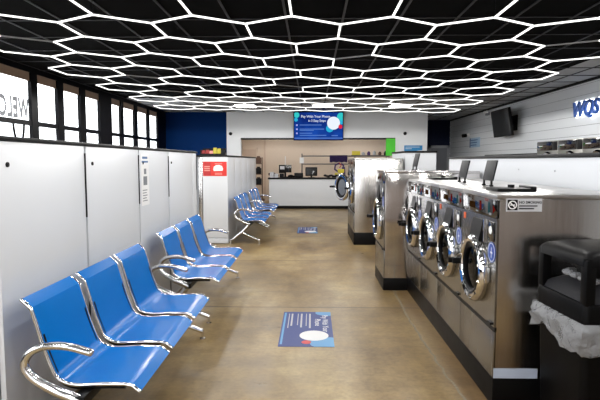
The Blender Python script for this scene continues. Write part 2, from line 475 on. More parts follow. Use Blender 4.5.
def tube_shape(mb, a, b):
    a = hpos(a)-OFF; b = hpos(b)-OFF
    d = (b-a).normalized(); a = a+d*.012; b = b-d*.012
    s = Vector((-d.y, d.x, 0)).normalized()*.0085; u = Vector((0, 0, 1))
    sec = [(-1, .004), (1, .004), (1, -.004), (.6, -.008), (-.6, -.008), (-1, -.004)]
    A = [mb.bm.verts.new(a+s*p+u*q) for p, q in sec]; B = [mb.bm.verts.new(b+s*p+u*q) for p, q in sec]
    for i in range(6):
        f = mb.bm.faces.new((A[i], A[(i+1) % 6], B[(i+1) % 6], B[i]))
        if i == 0: f.material_index = 1          # the aluminium back of the channel does not glow
    mb.bm.faces.new(A[::-1]); mb.bm.faces.new(B)
def in_view(e):
    m = (hpos(e[0])+hpos(e[1]))/2
    return m.y > 3.9 and abs(m.x-.02*m.y) < .62*m.y
vis = sorted([e for e in edges if in_view(e)], key=lambda e: (hpos(e[0])+hpos(e[1])).y)
single = []; 
for e in vis:
    if (e in unlit) or len(single) < 91: single.append(e)
for e in single:
    mb = MB(); tube_shape(mb, *e)
    o = mb.build('light_tube', M['unlit'] if e in unlit else M['tube'], grid, 0)
    o.data.materials.append(M['channel'])
    if e in unlit: o['label'] = 'unlit grey tube'
rest = MB()
for e in edges:
    if e not in single: tube_shape(rest, *e)
o = rest.build('light_tubes', M['tube'], grid, 0); o.data.materials.append(M['channel']); o['kind'] = 'stuff'
jb = MB()
for n in nodes:
    p = hpos(n)-OFF
    jb.cyl(p+Vector((0, 0, -.009)), p+Vector((0, 0, .004)), .0105, seg=8)
o = jb.build('tube_joints', M['joint'], grid, 0); o['kind'] = 'stuff'
wb = MB()
for n in nodes:
    if n[0] % 3 == 0 and n[1] % 4 == 0:
        p = hpos(n)-OFF; wb.cyl(p, (p.x, p.y, CH-2.66), .002, seg=5)
o = wb.build('hanging_wires', M['dark_grey'], grid, 0); o['kind'] = 'stuff'

# ------------------------------------------------------------------ left cabinet row
XC = -1.53; CT = 1.602
cuts = [2.365, 3.335, 4.375, 5.286, 6.57]
clab = ['tall white cabinet panel by the frame edge, behind the first bench seats',
        'tall white cabinet panel second along the row, with thin keyhole dot',
        'tall white cabinet panel bearing the small paper notice',
        'tall white cabinet panel at the far end of the row, behind the second bench']
for i, (a, b) in enumerate(zip(cuts[:-1], cuts[1:])):
    t = thing('wall_cabinet', clab[i], 'cabinet', (XC, (a+b)/2, 0), 0, 'white cabinets along the window side')
    y0, y1 = a-(a+b)/2, b-(a+b)/2
    MB().box(-.62, -.03, y0+.006, y1-.006, 0, CT).build('body', M['grey'], t, 0)
    e0, e1 = y0+.014, y1-.014
    if i < 3:
        MB().box(-.028, 0, e0, e1, .012, CT-.004, .003).build('door', M['white_panel'], t)
    else:
        MB().box(-.028, 0, e0, y0+1.05, .012, CT-.004, .003).build('door', M['white_panel'], t)
        MB().box(-.028, 0, y0+1.06, e1, .012, CT-.004, .003).build('side_panel', M['white_panel'], t)
    MB().cyl((-.002, e0+.09, CT-.12), (.006, e0+.09, CT-.12), .013, seg=14).cyl((.005, e0+.09, CT-.12), (.008, e0+.09, CT-.12), .007, seg=10).build('lock', M['black'], t)
    for z0, z1 in ((.1, .55), (1.12, CT-.05)): MB().cyl((.002, e1+.006, z0), (.002, e1+.006, z1), .006, seg=8).build('hinge', M['black'], t)
o = MB().box(XC-.64, XC+.012, 2.38, 6.60, CT+.001, CT+.022, .004).build('cabinet_top_rail', M['black'])
tag(o, 'long black cap rail along the top of the white cabinet row', 'rail')
# paper notice on the third cabinet
t = thing('paper_notice', 'white paper notice with blue heading taped to white cabinet', 'notice', (XC+.0015, 4.53, 1.33))
MB().box(0, .001, -.105, .105, -.235, .235).build('sheet', M['white'], t, 0)
mb = MB()
for k, (w, zz, h) in enumerate(((.07, .19, .02), (.085, .155, .016))): mb.box(.001, .0018, -w, w, zz, zz+h)
mb.build('heading', M['ink_blue'], t, 0)
mb = MB()
for k in range(5): mb.box(.001, .0018, -.075, .05-.02*(k % 2), -.1-.024*k, -.092-.024*k)
mb.box(.001, .0018, -.05, .05, -.05, .03).box(.001, .0018, -.03, .03, .05, .10)
mb.build('print', M['ink_grey'], t, 0)

# ------------------------------------------------------------------ second cabinet block
Y2, Y2E, X2, Z2 = 8.93, 13.5, -1.52, 1.605
t = thing('partition_cabinet', 'long white partition cabinet with black cap, red sign on its end', 'cabinet', (X2, Y2, 0))
MB().box(-1.0, -.03, .03, Y2E-Y2, 0, Z2-.03).build('body', M['grey'], t, 0)
MB().box(-.445, 0, 0, .03, .11, Z2-.03, .003).build('end_panel', M['white_panel'], t)
MB().box(-.445, .005, -.004, .03, .01, .10, .003).build('kick_panel', M['white_panel'], t)
MB().box(-.52, -.45, .0, .05, .02, Z2-.04, .004).build('steel_post', M['steel'], t)
n = 5; w = (Y2E-Y2-.03)/n
for k in range(n): MB().box(-.028, 0, .034+k*w, .026+(k+1)*w, .012, Z2-.034, .003).build('side_panel', M['white_panel'], t)
MB().box(-1.02, .012, -.012, Y2E-Y2+.01, Z2-.03, Z2, .003).build('cap', M['black'], t)
# red sign
t = thing('red_sign', 'red sign with white shape on the white partition cabinet end', 'sign', (X2-.225, Y2-.0035, 1.36))
MB().box(-.215, .215, -.0, .002, -.13, .13).build('sheet', M['red'], t, 0)
MB().box(-.205, -.075, -.0012, 0, -.12, .12).build('dark_column', M['dark_red'], t, 0)
pl = [(-.03, -.02), (-.02, .035), (.02, .065), (.08, .07), (.13, .05), (.15, .0), (.14, -.035), (-.015, -.04)]
MB().prism(pl, 'y', -.0014, 0).build('white_shape', M['white'], t, 0)
mb = MB()
for k in range(3): mb.box(-.19, -.09, -.002, -.001, .03-.035*k, .05-.035*k)
for k, z0 in enumerate((.085, -.085, -.105)): mb.box(-.0, .13, -.002, -.0, z0, z0+.012)
mb.build('print', M['pink'], t, 0)
# snack packs on a dark tray on the partition cabinet
t = thing('display_tray', 'black low tray of packets on the partition cabinet top', 'tray', (-1.80, 9.25, Z2+.001))
MB().box(-.26, .20, -.1, .1, 0, .012).box(-.26, -.245, -.1, .1, .012, .10).box(.185, .2, -.1, .1, .012, .05).box(-.245, .185, .088, .1, .012, .13).box(-.245, .185, -.1, -.09, .012, .03).build('tray', M['black'], t, 0)
cols = [('packet_red', 'red packet first in the black tray, at the window end'), ('packet_red', 'red packet second in the black tray'), ('pink', 'pale pink packet in the middle of the black tray'),
        ('packet_yellow', 'tall yellow packet in the black tray'), ('packet_yellow', 'shorter yellow packet beside the dark packet'), ('dark_grey', 'dark packet at the aisle end of the black tray')]
for k, (c, lab) in enumerate(cols):
    xx = -2.01+.072*k; h = (.075, .085, .07, .125, .11, .08)[k]
    o = MB().prism([(-.03, 0), (.03, 0), (.032, h*.5), (.027, h), (-.027, h), (-.032, h*.5)], 'y', -.022, .022).build('snack_packet', M[c], None, 60, loc=(xx, 9.23, Z2+.0145))
    tag(o, lab, 'packet', 'packets in the tray')

# ------------------------------------------------------------------ bench chairs
BX = -1.15
def prof_smooth(pts, n=4):
    out = []
    P = [Vector(p) for p in pts]
    for i in range(len(P)-1):
        p0 = P[max(i-1, 0)]; p1 = P[i]; p2 = P[i+1]; p3 = P[min(i+2, len(P)-1)]
        for k in range(n):
            t_ = k/n
            out.append(.5*((2*p1)+(p2-p0)*t_+(2*p0-5*p1+4*p2-p3)*t_**2+(3*p1-p0-3*p2+p3)*t_**3))
    out.append(P[-1]); return out
SP = [(-1.375, .838), (-1.328, .795), (-1.300, .70), (-1.272, .60), (-1.241, .511), (-1.215, .455), (-1.165, .425), (-1.10, .418), (-.98, .424), (-.88, .424), (-.838, .412), (-.808, .386)]
SPs = [Vector((-1.375-BX, .838))]+prof_smooth([(a-BX, b) for a, b in SP[1:-2]], 5)+[Vector((-.848-BX, .418)), Vector((-.808-BX, .386))]
SPITCH, SW = .562, .482
def make_bench(y, label):
    t = thing('bench_seating', label, 'bench', (BX, y, 0), 0, 'blue waiting benches')
    L_ = SPITCH*3+.115
    for k in range(3):
        y0 = .075+k*SPITCH; y1 = y0+SW
        s = MB().ribbon([tuple(p) for p in SPs], y0, y1, .010).build('seat', M['blue_seat'], t, 19)
        for yy in (y0-.004, y1+.004): MB().tube([(p[0], yy, p[1]) for p in SPs], .009, 8).build('edge_trim', M['chrome'], s, 60)
        for yy in (y0+.02, y1-.02):
            MB().tube([(p[0]+.004, yy, p[1]-.022) for p in SPs if -.15 < p[0] < .26], .012, 6).build('seat_support', M['black'], s, 60)
    MB().box(.045, .105, -.01, L_+.01, .345, .395, .006).build('beam', M['black'], t)
    for yy in (.01, L_-.01):
        A = [(-1.005, .600), (-1.05, .612), (-1.11, .628), (-1.176, .635), (-1.247, .628), (-1.307, .597), (-1.334, .538), (-1.295, .478), (-1.20, .420), (-1.114, .385), (-1.07, .365)]
        A = prof_smooth([(a-BX, b) for a, b in A])
        r = [.019+.007*min(1, max(0, (i-22)/14)) for i in range(len(A))]; r[0] = .012
        MB().tube([(p[0], yy, p[1]) for p in A], r, 12).build('armrest', M['cast'], t, 60)
        yy += .05
        lg = MB()
        lg.tube([(.075, yy, .37), (.02, yy, .30), (-.045, yy, .235), (-.07, yy, .20)], [.03, .026, .026, .03], 10)
        lg.tube([(-.07, yy, .215), (.03, yy, .165), (.15, yy, .105), (.25, yy, .068)], [.026, .024, .02, .018], 10)
        lg.tube([(-.07, yy, .215), (-.14, yy, .16), (-.21, yy, .10), (-.27, yy, .068)], [.026, .024, .02, .018], 10)
        lo = lg.build('leg', M['cast'], t, 60)
        for fx in (.25, -.27): MB().cyl((fx, yy, .0), (fx, yy, .012), .024, seg=14).cyl((fx, yy, .0119), (fx, yy, .085), .012, seg=10).build('foot', M['chrome'], lo)
    return t
BY = [2.24, 4.42, 8.85, 10.85]
b0 = make_bench(BY[0]+.0, 'nearest blue three-seat bench against the white cabinets')
b0.location.x = BX-.02
dup(b0, (BX-.05, BY[1], 0), 'blue three-seat bench between the nearest bench and the cabinet row end')
dup(b0, (BX-.05, BY[2], 0), 'blue three-seat bench beside the red-sign partition, the nearer of two there')
dup(b0, (BX-.04, BY[3], 0), 'blue three-seat bench closest to the service counter')

# ------------------------------------------------------------------ floor decals
def decal(cx, cy, w, l, label):
    t = thing('floor_decal', label, 'floor decal', (cx, cy, .0005), 0, 'blue floor decals')
    MB().box(-w/2, w/2, -l/2, l/2, 0, .0015).build('sheet', M['decal_blue'], t, 0)
    z = .0018
    def disc(nm, x, y, rx, ry, mat, zz=z):
        poly = [(x+rx*math.cos(2*PI*k/28), y+ry*math.sin(2*PI*k/28)) for k in range(28)]
        poly = [(max(-w/2, min(w/2, a)), max(-l/2, min(l/2, b))) for a, b in poly]
        MB().prism(poly, 'z', .0012, zz).build(nm, mat, t, 0)
    disc('cyan_bubble', w/2-.04, -l/2+.08, .16, .14, M['decal_cyan'])
    disc('cyan_bubble', w/2-.03, l/2-.03, .12, .09, M['decal_cyan'])
    MB().box(-w/2+.012, -w/2+.03, -l/2+.05, l/2-.03, .0012, z).build('stripe', M['decal_cyan'], t, 0)
    disc('white_circle', .065, -l/2+.26, .125, .125, M['white'], .0021)
    disc('red_dot', .0, -l/2+.10, .04, .04, M['red'], .0022)
    def tx(s, size, x, y, mat, nm='lettering'):
        text_mesh(nm, s, size, mat, face_matrix((x, y, z), (0, -1, 0), (1, 0, 0)), t, .0003)
    tx('Pay With Your', .078, w/2-.085, l/2-.10, M['white'])
    tx('Phone', .078, w/2-.155, l/2-.22, M['white'])
    mb = MB()
    for i, (xx, ln) in enumerate(((.02, .42), (-.01, .36), (-.06, .40), (-.09, .34), (-.15, .36), (-.175, .42))):
        mb.box(xx, xx+(.016 if i % 2 == 0 else .008), l/2-.06-ln, l/2-.06, .0012, z)
    mb.build('print_lines', M['label_grey'], t, 0)
    return t
decal(-.045, 4.39, .46, .93, 'blue printed floor decal on the concrete between the first benches and washers')
decal(-.095, 10.75, .43, .95, 'blue floor decal lying farther down the aisle toward the service counter')

# ------------------------------------------------------------------ washers
def make_washer(name, label, loc, w, dep, zb, zt, dz, dr, lid=None, lidx=.3, group=None, extra=(), door_open=0., orange=False):
    """front faces -x; local x from 0 at the front to dep, local y 0 (near side) to w"""
    t = thing(name, label, 'washing machine', loc, 0, group)
    g = .003
    H = zt-zb
    MB().box(.012, dep, g, w-g, zb, zt-.028, .002).build('body', M['steel'], t)
    zk = zb+(zt-zb)*.27
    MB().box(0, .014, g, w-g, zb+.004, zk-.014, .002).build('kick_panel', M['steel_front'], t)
    MB().box(.004, .016, g, w-g, zk-.013, zk+.013).build('seam_strip', M['black'], t, 0)
    zc0, zc1 = zt-.145, zt-.034
    # front panel with a round hole for the door
    fp = MB(); cy_ = w/2
    ring = []; n = 40
    y0, y1, z0, z1 = g, w-g, zk+.014, zc0-.012
    rr = dr*.86
    out = []; inn = []
    for k in range(n):
        a = 2*PI*k/n; c, s = math.cos(a), math.sin(a)
        tt = min((y1-cy_)/c if c > 1e-6 else 1e9, (y0-cy_)/c if c < -1e-6 else 1e9, (z1-dz)/s if s > 1e-6 else 1e9, (z0-dz)/s if s < -1e-6 else 1e9)
        out.append(fp.bm.verts.new((0, cy_+c*tt, dz+s*tt))); inn.append(fp.bm.verts.new((0, cy_+c*rr, dz+s*rr)))
    cor = {}
    for k in range(n):
        k2 = (k+1) % n
        A, B = out[k].co, out[k2].co
        fp.bm.faces.new((out[k], out[k2], inn[k2], inn[k]))
        if abs(A.y-B.y) > 1e-6 and abs(A.z-B.z) > 1e-6:
            yy = A.y if abs(abs(A.y-cy_)-(y1-cy_)) < 1e-4 else B.y
            zz = A.z if (abs(A.z-z0) < 1e-4 or abs(A.z-z1) < 1e-4) else B.z
            v = fp.bm.verts.new((0, yy, zz)); fp.bm.faces.new((out[k], v, out[k2]))
    ex = bmesh.ops.extrude_face_region(fp.bm, geom=fp.bm.faces[:])
    bmesh.ops.translate(fp.bm, vec=(.011, 0, 0), verts=[v for v in ex['geom'] if isinstance(v, bmesh.types.BMVert)])
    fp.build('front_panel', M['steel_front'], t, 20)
    # top lip and top sheet
    MB().box(-.006, dep, g*.3, w-g*.3, zt-.028, zt, .004).build('top_panel', M['steel_top'], t)
    # control panel
    cp = MB().box(-.001, .014, g+.004, w-.008, zc0, zc1, .002).build('control_panel', M['black_gloss'], t)
    MB().box(-.002, .013, g, w-g, zc0-.011, zc0-.002).build('control_trim', M['steel_front'], t, 0)
    zm = (zc0+zc1)/2
    MB().box(-.003, 0, w*.60, w*.78, zm-.028, zm+.016, .002).build('amber_window', M['disp_amber'], cp, 0)
    MB().box(-.003, 0, w*.42, w*.47, zm-.03, zm+.032, .002).build('red_display', M['disp_red'], cp, 0)
    MB().box(-.003, 0, w*.19, w*.235, zm-.034, zm+.034, .002).build('teal_display', M['disp_teal'], cp, 0)
    MB().prism([(w*.05, zm-.005), (w*.11, zm+.02), (w*.11, zm-.03)], 'x', -.003, 0).build('red_arrow', M['disp_red'], cp, 0)
    MB().box(-.003, 0, w*.15, w*.20, zm-.045, zm-.03).box(-.003, 0, w*.50, w*.57, zm-.045, zm-.036).build('white_legend', M['led_white'], cp, 0)
    # soap drawer cover, slanted
    zd = zc0-.02
    MB().prism([(-.006, zd-.012), (-.034, zd-.15), (-.03, zd-.165), (.0, zd-.165), (.0, zd-.012)], 'y', w*.34, w*.62).build('soap_flap', M['black_plastic'], t, 0)
    MB().box(-.012, 0, w*.295, w*.315, zd-.15, zd-.005, .002).build('steel_strip', M['chrome'], t, 0)
    cs = MB().box(-.006, .001, w*.06, w*.24, zd-.125, zd-.008, .003).build('coin_panel', M['black_gloss'], t)
    MB().lathe([(0, -.009), (.022, -.009), (.026, -.006), (.0, -.006)], 'x', (0, w*.14, zd-.06), 18).build('dial', M['led_white' if False else 'white'], cs)
    # sticker
    MB().lathe([(0, -.0025), (.064, -.0025), (.064, .0), (0, .0)], 'x', (0, w*.115, zd-.195), 24).build('blue_sticker', M['sticker_blue'], t, 0)
    MB().lathe([(.054, -.003), (.058, -.003), (.058, -.002), (.054, -.002)], 'x', (0, w*.115, zd-.195), 24, True).box(-.0031, -.0024, w*.09, w*.14, zd-.202, zd-.192).box(-.0031, -.0024, w*.11, w*.12, zd-.23, zd-.165).build('sticker_print', M['white'], t, 0)
    if orange: MB().box(-.002, .0, w*.89, w*.955, zc0-.065, zc0-.022).build('orange_sticker', M['orange'], t, 0)
    MB().box(-.012, .0, w*.06, w*.14, dz-dr-.07, dz-dr-.055).build('latch_slot', M['black'], t, 0)
    # drum behind the hole
    MB().lathe([(dr*.80, .02), (dr*.80, .36), (dr*.74, .40), (0, .40)], 'x', (0, cy_, dz), 36).build('drum', M['drum'], t)
    # door: chrome ring, inner ring, bulged glass, bolts, handle. Hinge on the near side
    dd = bpy.data.objects.new('door', None)
    ringm = MB().lathe([(dr*.98, .0), (dr, -.018), (dr*.97, -.04), (dr*.88, -.056), (dr*.78, -.05), (dr*.74, -.03), (dr*.76, 0)], 'x', (0, 0, 0), 44, True)
    hinge_y = -dr*1.02
    ringm.xform(Matrix.Translation((0, -hinge_y, 0)))
    door = ringm.build('door', M['chrome'], t)
    door.location = (-.002, cy_+hinge_y, dz); door.rotation_euler = (0, 0, door_open)
    oy = -hinge_y
    MB().lathe([(dr*.76, -.034), (dr*.70, -.046), (dr*.63, -.038), (dr*.62, -.01), (dr*.74, -.008)], 'x', (0, oy, 0), 40, True).build('gasket', M['black'], door)
    MB().lathe([(dr*.63, -.022), (dr*.55, -.030), (dr*.3, -.034), (0, -.036)], 'x', (0, oy, 0), 32).build('glass', M['drum_glass'], door)
    for k in range(12 if loc[1] < 4 else 0):
        a = 2*PI*(k+.5)/12
        MB().cyl((-.054, oy+dr*.885*math.cos(a), dr*.885*math.sin(a)), (-.063, oy+dr*.885*math.cos(a), dr*.885*math.sin(a)), .009, seg=8).build('bolt', M['cast'], door)
    MB().box(-.10, -.02, oy+dr*.93, oy+dr*1.16, -.02, .022, .008).cyl((-.075, oy+dr*1.1, 0), (-.125, oy+dr*1.1, 0), .02, seg=12).build('handle', M['black_plastic'], door)
    MB().box(-.03, .0, -.02, dr*.12, -.05, .05, .006).build('hinge', M['cast'], door)
    # lid over the supply hopper on top
    if lid == 'open':
        Q = Matrix.Translation((lidx, 0, zt+.035)) @ Matrix.Rotation(math.radians(12), 4, 'Y')
        mb = MB().box(-.007, .007, w*.37, w*.70, .01, .175, .006, mat=None)
        mb.xform(Q)
        mb.build('hopper_lid', M['dark_grey'], t)
        for yy in (.41, .66): MB().box(lidx-.014, lidx+.014, w*yy-.012, w*yy+.012, zt, zt+.014, .003).box(lidx-.005, lidx+.008, w*yy-.008, w*yy+.008, zt+.012, zt+.05).build('lid_hinge', M['black'], t)
        MB().box(lidx+.005, lidx+.02, w*.42, w*.65, zt, zt+.004).build('hopper_opening', M['black'], t, 0)
    elif lid == 'flat':
        MB().box(lidx-.10, lidx+.12, w*.42, w*.74, zt, zt+.022, .006).build('hopper_lid', M['black_plastic'], t)
        MB().cyl((lidx+.03, w*.58, zt+.022), (lidx+.03, w*.58, zt+.042), .022, seg=14).build('lid_knob', M['black'], t)
        MB().box(lidx+.12, lidx+.16, w*.44, w*.72, zt, zt+.034, .005).build('lid_hinge', M['black'], t)
    return t
G1 = 'bank of four steel washers'
W1, X1, D1 = .6825, 1.107, .80
zb1, zt1 = .172, 1.30
wl_ = ['steel washer nearest the black trash bin, first of the near bank', 'second steel washer from the trash bin, with orange sticker and upright hopper lid',
       'third steel washer from the trash bin, with upright hopper lid', 'fourth steel washer from the trash bin, beside the protruding big washer']
for k in range(4):
    make_washer('washing_machine', wl_[k], (X1, 2.98+k*W1, 0), W1, D1, zb1, zt1, .79, .225,
                lid=('flat', 'open', 'open', 'flat')[k], lidx=(.20, .30, .30, .28)[k], group=G1, orange=(k in (0, 1)))
o = MB().box(X1+.0, X1+D1, 2.98, 2.98+4*W1-.004, 0, zb1-.002, .004).build('washer_plinth', M['black']); tag(o, 'long black plinth under the four near washers', 'plinth')
# bigger washer standing proud of the bank
make_washer('washing_machine', 'big steel washer with bare end panel standing proud of the near bank', (.83, 5.712, 0), .75, 1.08, .147, 1.386, .80, .26, lid='open', lidx=.42)
for c in list(bpy.data.objects):
    if c.parent and c.parent.get('label', '').startswith('big steel washer') and c.name.startswith(('body', 'top_panel')):
        c.data.materials[0] = M['steel_mirror']
o = MB().box(.83, 1.91, 5.715, 6.46, 0, .145, .004).build('washer_plinth', M['black']); tag(o, 'black plinth under the big washer beside the near bank', 'plinth')
# far pair
G3 = 'pair of tall washers near the counter'
make_washer('washing_machine', 'tall steel washer with bare end panel near the counter, door closed', (.75, 8.86, 0), .75, .86, .224, 1.553, .98, .27, group=G3)
make_washer('washing_machine', 'tall steel washer near the counter with its round door swung open', (.75, 9.61, 0), .75, .86, .224, 1.553, .98, .27, group=G3, door_open=math.radians(28))
o = MB().box(.75, 1.61, 8.86, 10.36, 0, .222, .004).build('washer_plinth', M['black']); tag(o, 'tall black plinth under the two far washers', 'plinth')

# protective strip and no-smoking sign on the near washer side
o = MB().box(X1+.004, X1+.27, 2.9785, 2.9825, .176, .235).build('film_strip', M['film']); tag(o, 'pale blue film strip low on the near washer end', 'strip')
t = thing('no_smoking_sign', 'small grey no smoking sign on the near washer steel end', 'sign', (1.155, 2.9815, 1.20))
MB().box(0, .212, -.001, .0, 0, .078).build('plate', M['label_grey'], t, 0)
MB().box(.008, .068, -.002, -.001, .008, .070).build('icon_square', M['black'], t, 0)
mb = MB().lathe([(.020, -.0026), (.026, -.0026), (.026, -.0018), (.020, -.0018)], 'y', (.038, 0, .039), 24, True)
mb.prism([(.022, .052), (.026, .056), (.054, .026), (.050, .022)], 'y', -.0026, -.0018).box(.024, .052, -.0026, -.0018, .036, .042)
mb.build('icon', M['white'], t, 0)
text_mesh('lettering', 'NO SMOKING', .021, M['black'], face_matrix((.076, -.0012, .048), (1, 0, 0), (0, 0, 1)), t, .0004, bold=.0006)
mb = MB().box(.076, .185, -.0022, -.001, .030, .037).box(.076, .165, -.0022, -.001, .014, .021); mb.build('print', M['dark_grey'], t, 0)

# ------------------------------------------------------------------ white partitions behind the machines
t = thing('partition_wall', 'long low white partition with black cap behind the near washers', 'partition', (1.95, 3.0, 0))
MB().box(0, .35, 0, 4.15, 0, 1.525).build('panel', M['white_panel_dimmed'], t, 0)
MB().box(-.012, .362, -.012, 4.162, 1.525, 1.558, .003).build('cap', M['black'], t)
MB().cyl((-.004, 1.05, 1.42), (.001, 1.05, 1.42), .008, seg=10).cyl((-.004, 1.75, 1.42), (.001, 1.75, 1.42), .006, seg=10).build('screw', M['grey'], t)
t = thing('partition_wall', 'white partition end with black cap behind the far washers', 'partition', (1.66, 8.95, 0))
MB().box(0, .55, 0, 1.45, 0, 1.645).build('panel', M['white_panel_dimmed'], t, 0)
MB().box(-.01, .565, -.012, 1.46, 1.645, 1.68, .003).build('cap', M['black'], t)
MB().cyl((.14, -.004, 1.58), (.14, .001, 1.58), .008, seg=10).build('screw', M['grey'], t)

# ------------------------------------------------------------------ dryers along the right wall
DX, DW = 4.5, .85
dl = ['stacked dryer closest to the dark storage counter on the right wall', 'middle stacked dryer of the three on the right wall', 'stacked dryer farthest from the wall screen, cut by the frame']
for k in range(3):
    t = thing('stacked_dryer', dl[k], 'dryer', (DX, 10.15-(k+1)*DW, 0), 0, 'stacked dryers on the right wall')
    MB().box(.012, .84, .004, DW-.004, 0, 1.88, .004).build('body', M['dryer'], t)
    MB().box(0, .013, .20, DW-.02, 1.70, 1.865, .003).build('control_panel', M['black_gloss'], t)
    MB().box(0, .013, .02, .17, 1.70, 1.865, .003).build('coin_box', M['black'], t)
    MB().box(-.002, .0, DW-.26, DW-.1, 1.78, 1.795).build('legend', M['label_grey'], t, 0)
    for zc in (1.38, .52):
        dr_ = MB().lathe([(.29, .012), (.30, -.01), (.27, -.03), (.23, -.02), (.23, .012)], 'x', (0, DW*.46, zc), 36, True).build('door', M['chrome' if zc > 1 else 'cast'], t)
        MB().lathe([(.235, -.008), (.12, -.02), (0, -.022)], 'x', (0, DW*.46, zc), 30).build('door_glass', M['black_gloss'], dr_)
    MB().box(0, .013, .02, DW-.02, .86, 1.0, .003).build('lower_control_panel', M['black_gloss'], t)
o = MB().box(4.55, 5.33, 10.18, 13.2, 0, 1.60, .01).box(4.52, 5.33, 10.17, 13.22, 1.60, 1.66, .004).build('storage_counter', M['dark_grey']); tag(o, 'long dark low counter along the shiplap wall beyond the dryers', 'counter')

# ------------------------------------------------------------------ wall screen, sign, lights on the right wall
t = thing('wall_television', 'dark flat television tilted down on the white shiplap wall', 'television', (5.0, 13.4, 2.50), 0)
Q = Matrix.Rotation(math.radians(-9), 4, 'Y')
MB().box(-.02, .045, -.62, .62, -.36, .36, .006).xform(Q).build('casing', M['black_plastic'], t)
MB().box(-.0225, -.02, -.605, .605, -.345, .345).xform(Q).build('screen', M['dark_screen'], t, 0)
MB().box(.04, .36, -.05, .05, -.05, .05, .004).box(.325, .345, -.2, .2, -.2, .2).build('wall_bracket', M['black'], t)
t = thing('wall_sign', 'glowing blue italic letter sign on the shiplap wall', 'sign', (XR, 10.2, 2.39))
txm = lambda z: face_matrix((-z, .17, .0), (0, -1, 0), (0, 0, 1))
text_mesh('halo_letters', 'WQS', .40, M['sign_glow'], txm(.02), t, .008, shear=.18, bold=.026)
text_mesh('letters', 'WQS', .40, M['sign_face'], txm(.06), t, .02, shear=.18, bold=.008)
o = thing('wall_poster', 'pale blue notice panel high on the far right wall', 'poster', (XR, 16.6, 2.11))
MB().box(-.012, 0, -.5, .5, -.16, .15).build('sheet', M['poster_pale'], o, 0)
mb = MB()
for k in range(3): mb.box(-.014, -.012, -.3+.05*k, .4, .06-.08*k, .09-.08*k)
mb.build('print', M['ink_blue'], o, 0)
MB().box(-.014, -.012, .42, .5, -.16, .15).build('dark_edge', M['decal_navy'], o, 0)
o = thing('emergency_light', 'small twin emergency light high on the right wall', 'emergency light', (XR-.06, 15.4, 2.93))
MB().box(0, .064, -.12, .12, -.05, .05, .01).build('casing', M['grey'], o)
MB().ball((-.02, -.09, .05), .045).ball((-.02, .09, .05), .045).build('lamp', M['white'], o)
o = thing('security_camera', 'small dark security camera on white bracket on right wall', 'camera', (XR-.1, 17.2, 2.35))
MB().cyl((.104, 0, .03), (0, 0, .03), .03, seg=12).box(.06, .1, -.06, .06, -.02, .1, .01).build('bracket', M['white'], o)
MB().cyl((-.14, -.02, 0), (.0, 0, .02), .06, seg=14).build('camera_body', M['black'], o)

# ------------------------------------------------------------------ service counter and what stands on it
t = thing('service_counter', 'long white service counter with dark top and black kick', 'counter', (-1.34, 15.56, 0))
MB().box(0, 3.95, 0, .05, .10, .93).box(0, .05, .05, .56, .10, .93).build('front_panel', M['white_panel'], t, 0)
MB().box(.04, 3.93, .03, .56, 0, .10).build('kick', M['black'], t, 0)
MB().box(-.04, 3.98, -.03, .575, .93, .975, .004).build('counter_top', M['dark_grey'], t)
CZ = .976
t = thing('cash_register', 'black point of sale terminal with pale receipt on the counter', 'cash register', (-.85, 15.85, CZ))
MB().box(-.12, .12, -.1, .1, 0, .03, .008).cyl((0, 0, .03), (0, 0, .2), .03, seg=12).build('stand', M['black_plastic'], t)
MB().box(.0, .2, -.02, .02, .16, .40, .008).build('screen', M['dark_screen'], t)
MB().box(-.20, .0, -.06, .02, .14, .40, .008).build('customer_display', M['black_plastic'], t)
MB().box(-.16, -.02, -.063, -.06, .26, .36).build('display_face', M['label_grey'], t, 0)
MB().box(-.18, -.04, -.08, -.02, .0, .13, .006).build('card_reader', M['dark_grey'], t)
o = MB().cyl((-.86, 16.04, CZ), (-.86, 16.04, CZ+.68), .012, seg=8).cyl((-.86, 16.04, CZ), (-.86, 16.04, CZ+.015), .06, seg=16).build('sign_pole', M['white']); tag(o, 'thin white pole stand behind the point of sale terminal', 'pole')
for k, (x0, w_, h_, lab) in enumerate(((-1.33, .12, .17, 'pale carton nearest the counter end'), (-1.19, .12, .12, 'pale low carton beside the point of sale terminal'))):
    o = MB().box(-w_/2, w_/2, -.08, .08, 0, h_, .004).box(-.02, .02, -.081, .081, 0, h_+.001).build('carton', M['label_grey'], None, 35, loc=(x0+w_/2, 15.8, CZ)); tag(o, lab, 'carton', 'cartons on the counter')
o = MB().box(-.14, .14, -.11, .11, 0, .15, .02).box(-.1, .1, -.125, -.1, .03, .06, .004).build('receipt_printer', M['black_plastic'], None, 35, loc=(-.42, 15.8, CZ)); tag(o, 'black box printer on counter between terminal and monitor', 'printer')
o = MB().ball((0, 0, .05), .1, 1, .7, .5).ball((.08, 0, .04), .07, 1, .7, .5).build('mouse_pouch', M['black_plastic'], None, 60, loc=(-.66, 15.64, CZ)); tag(o, 'small black lump beside the terminal on the counter', 'pouch')
t = thing('monitor', 'black rounded monitor on the counter below the rail end', 'monitor', (-.02, 15.85, CZ))
MB().box(-.19, .19, -.03, .03, .05, .33, .028, 4).build('casing', M['black_plastic'], t)
MB().box(-.16, .16, -.032, -.03, .08, .30).build('screen', M['dark_screen'], t, 0)
MB().cyl((0, .0, 0), (0, 0, .06), .03, seg=12).cyl((0, 0, 0), (0, 0, .012), .11, seg=20).build('stand', M['black'], t)
MB().prism([(.03, .10), (.10, .20), (.05, .22)], 'y', -.0335, -.032).build('screen_picture', M['label_grey'], t, 0)
o = MB()
for k in range(9): o.ball((-.2+.05*k, .02*math.sin(k*2.1), .04+.015*math.cos(k*1.7)), .06, 1, .8, .6, 10)
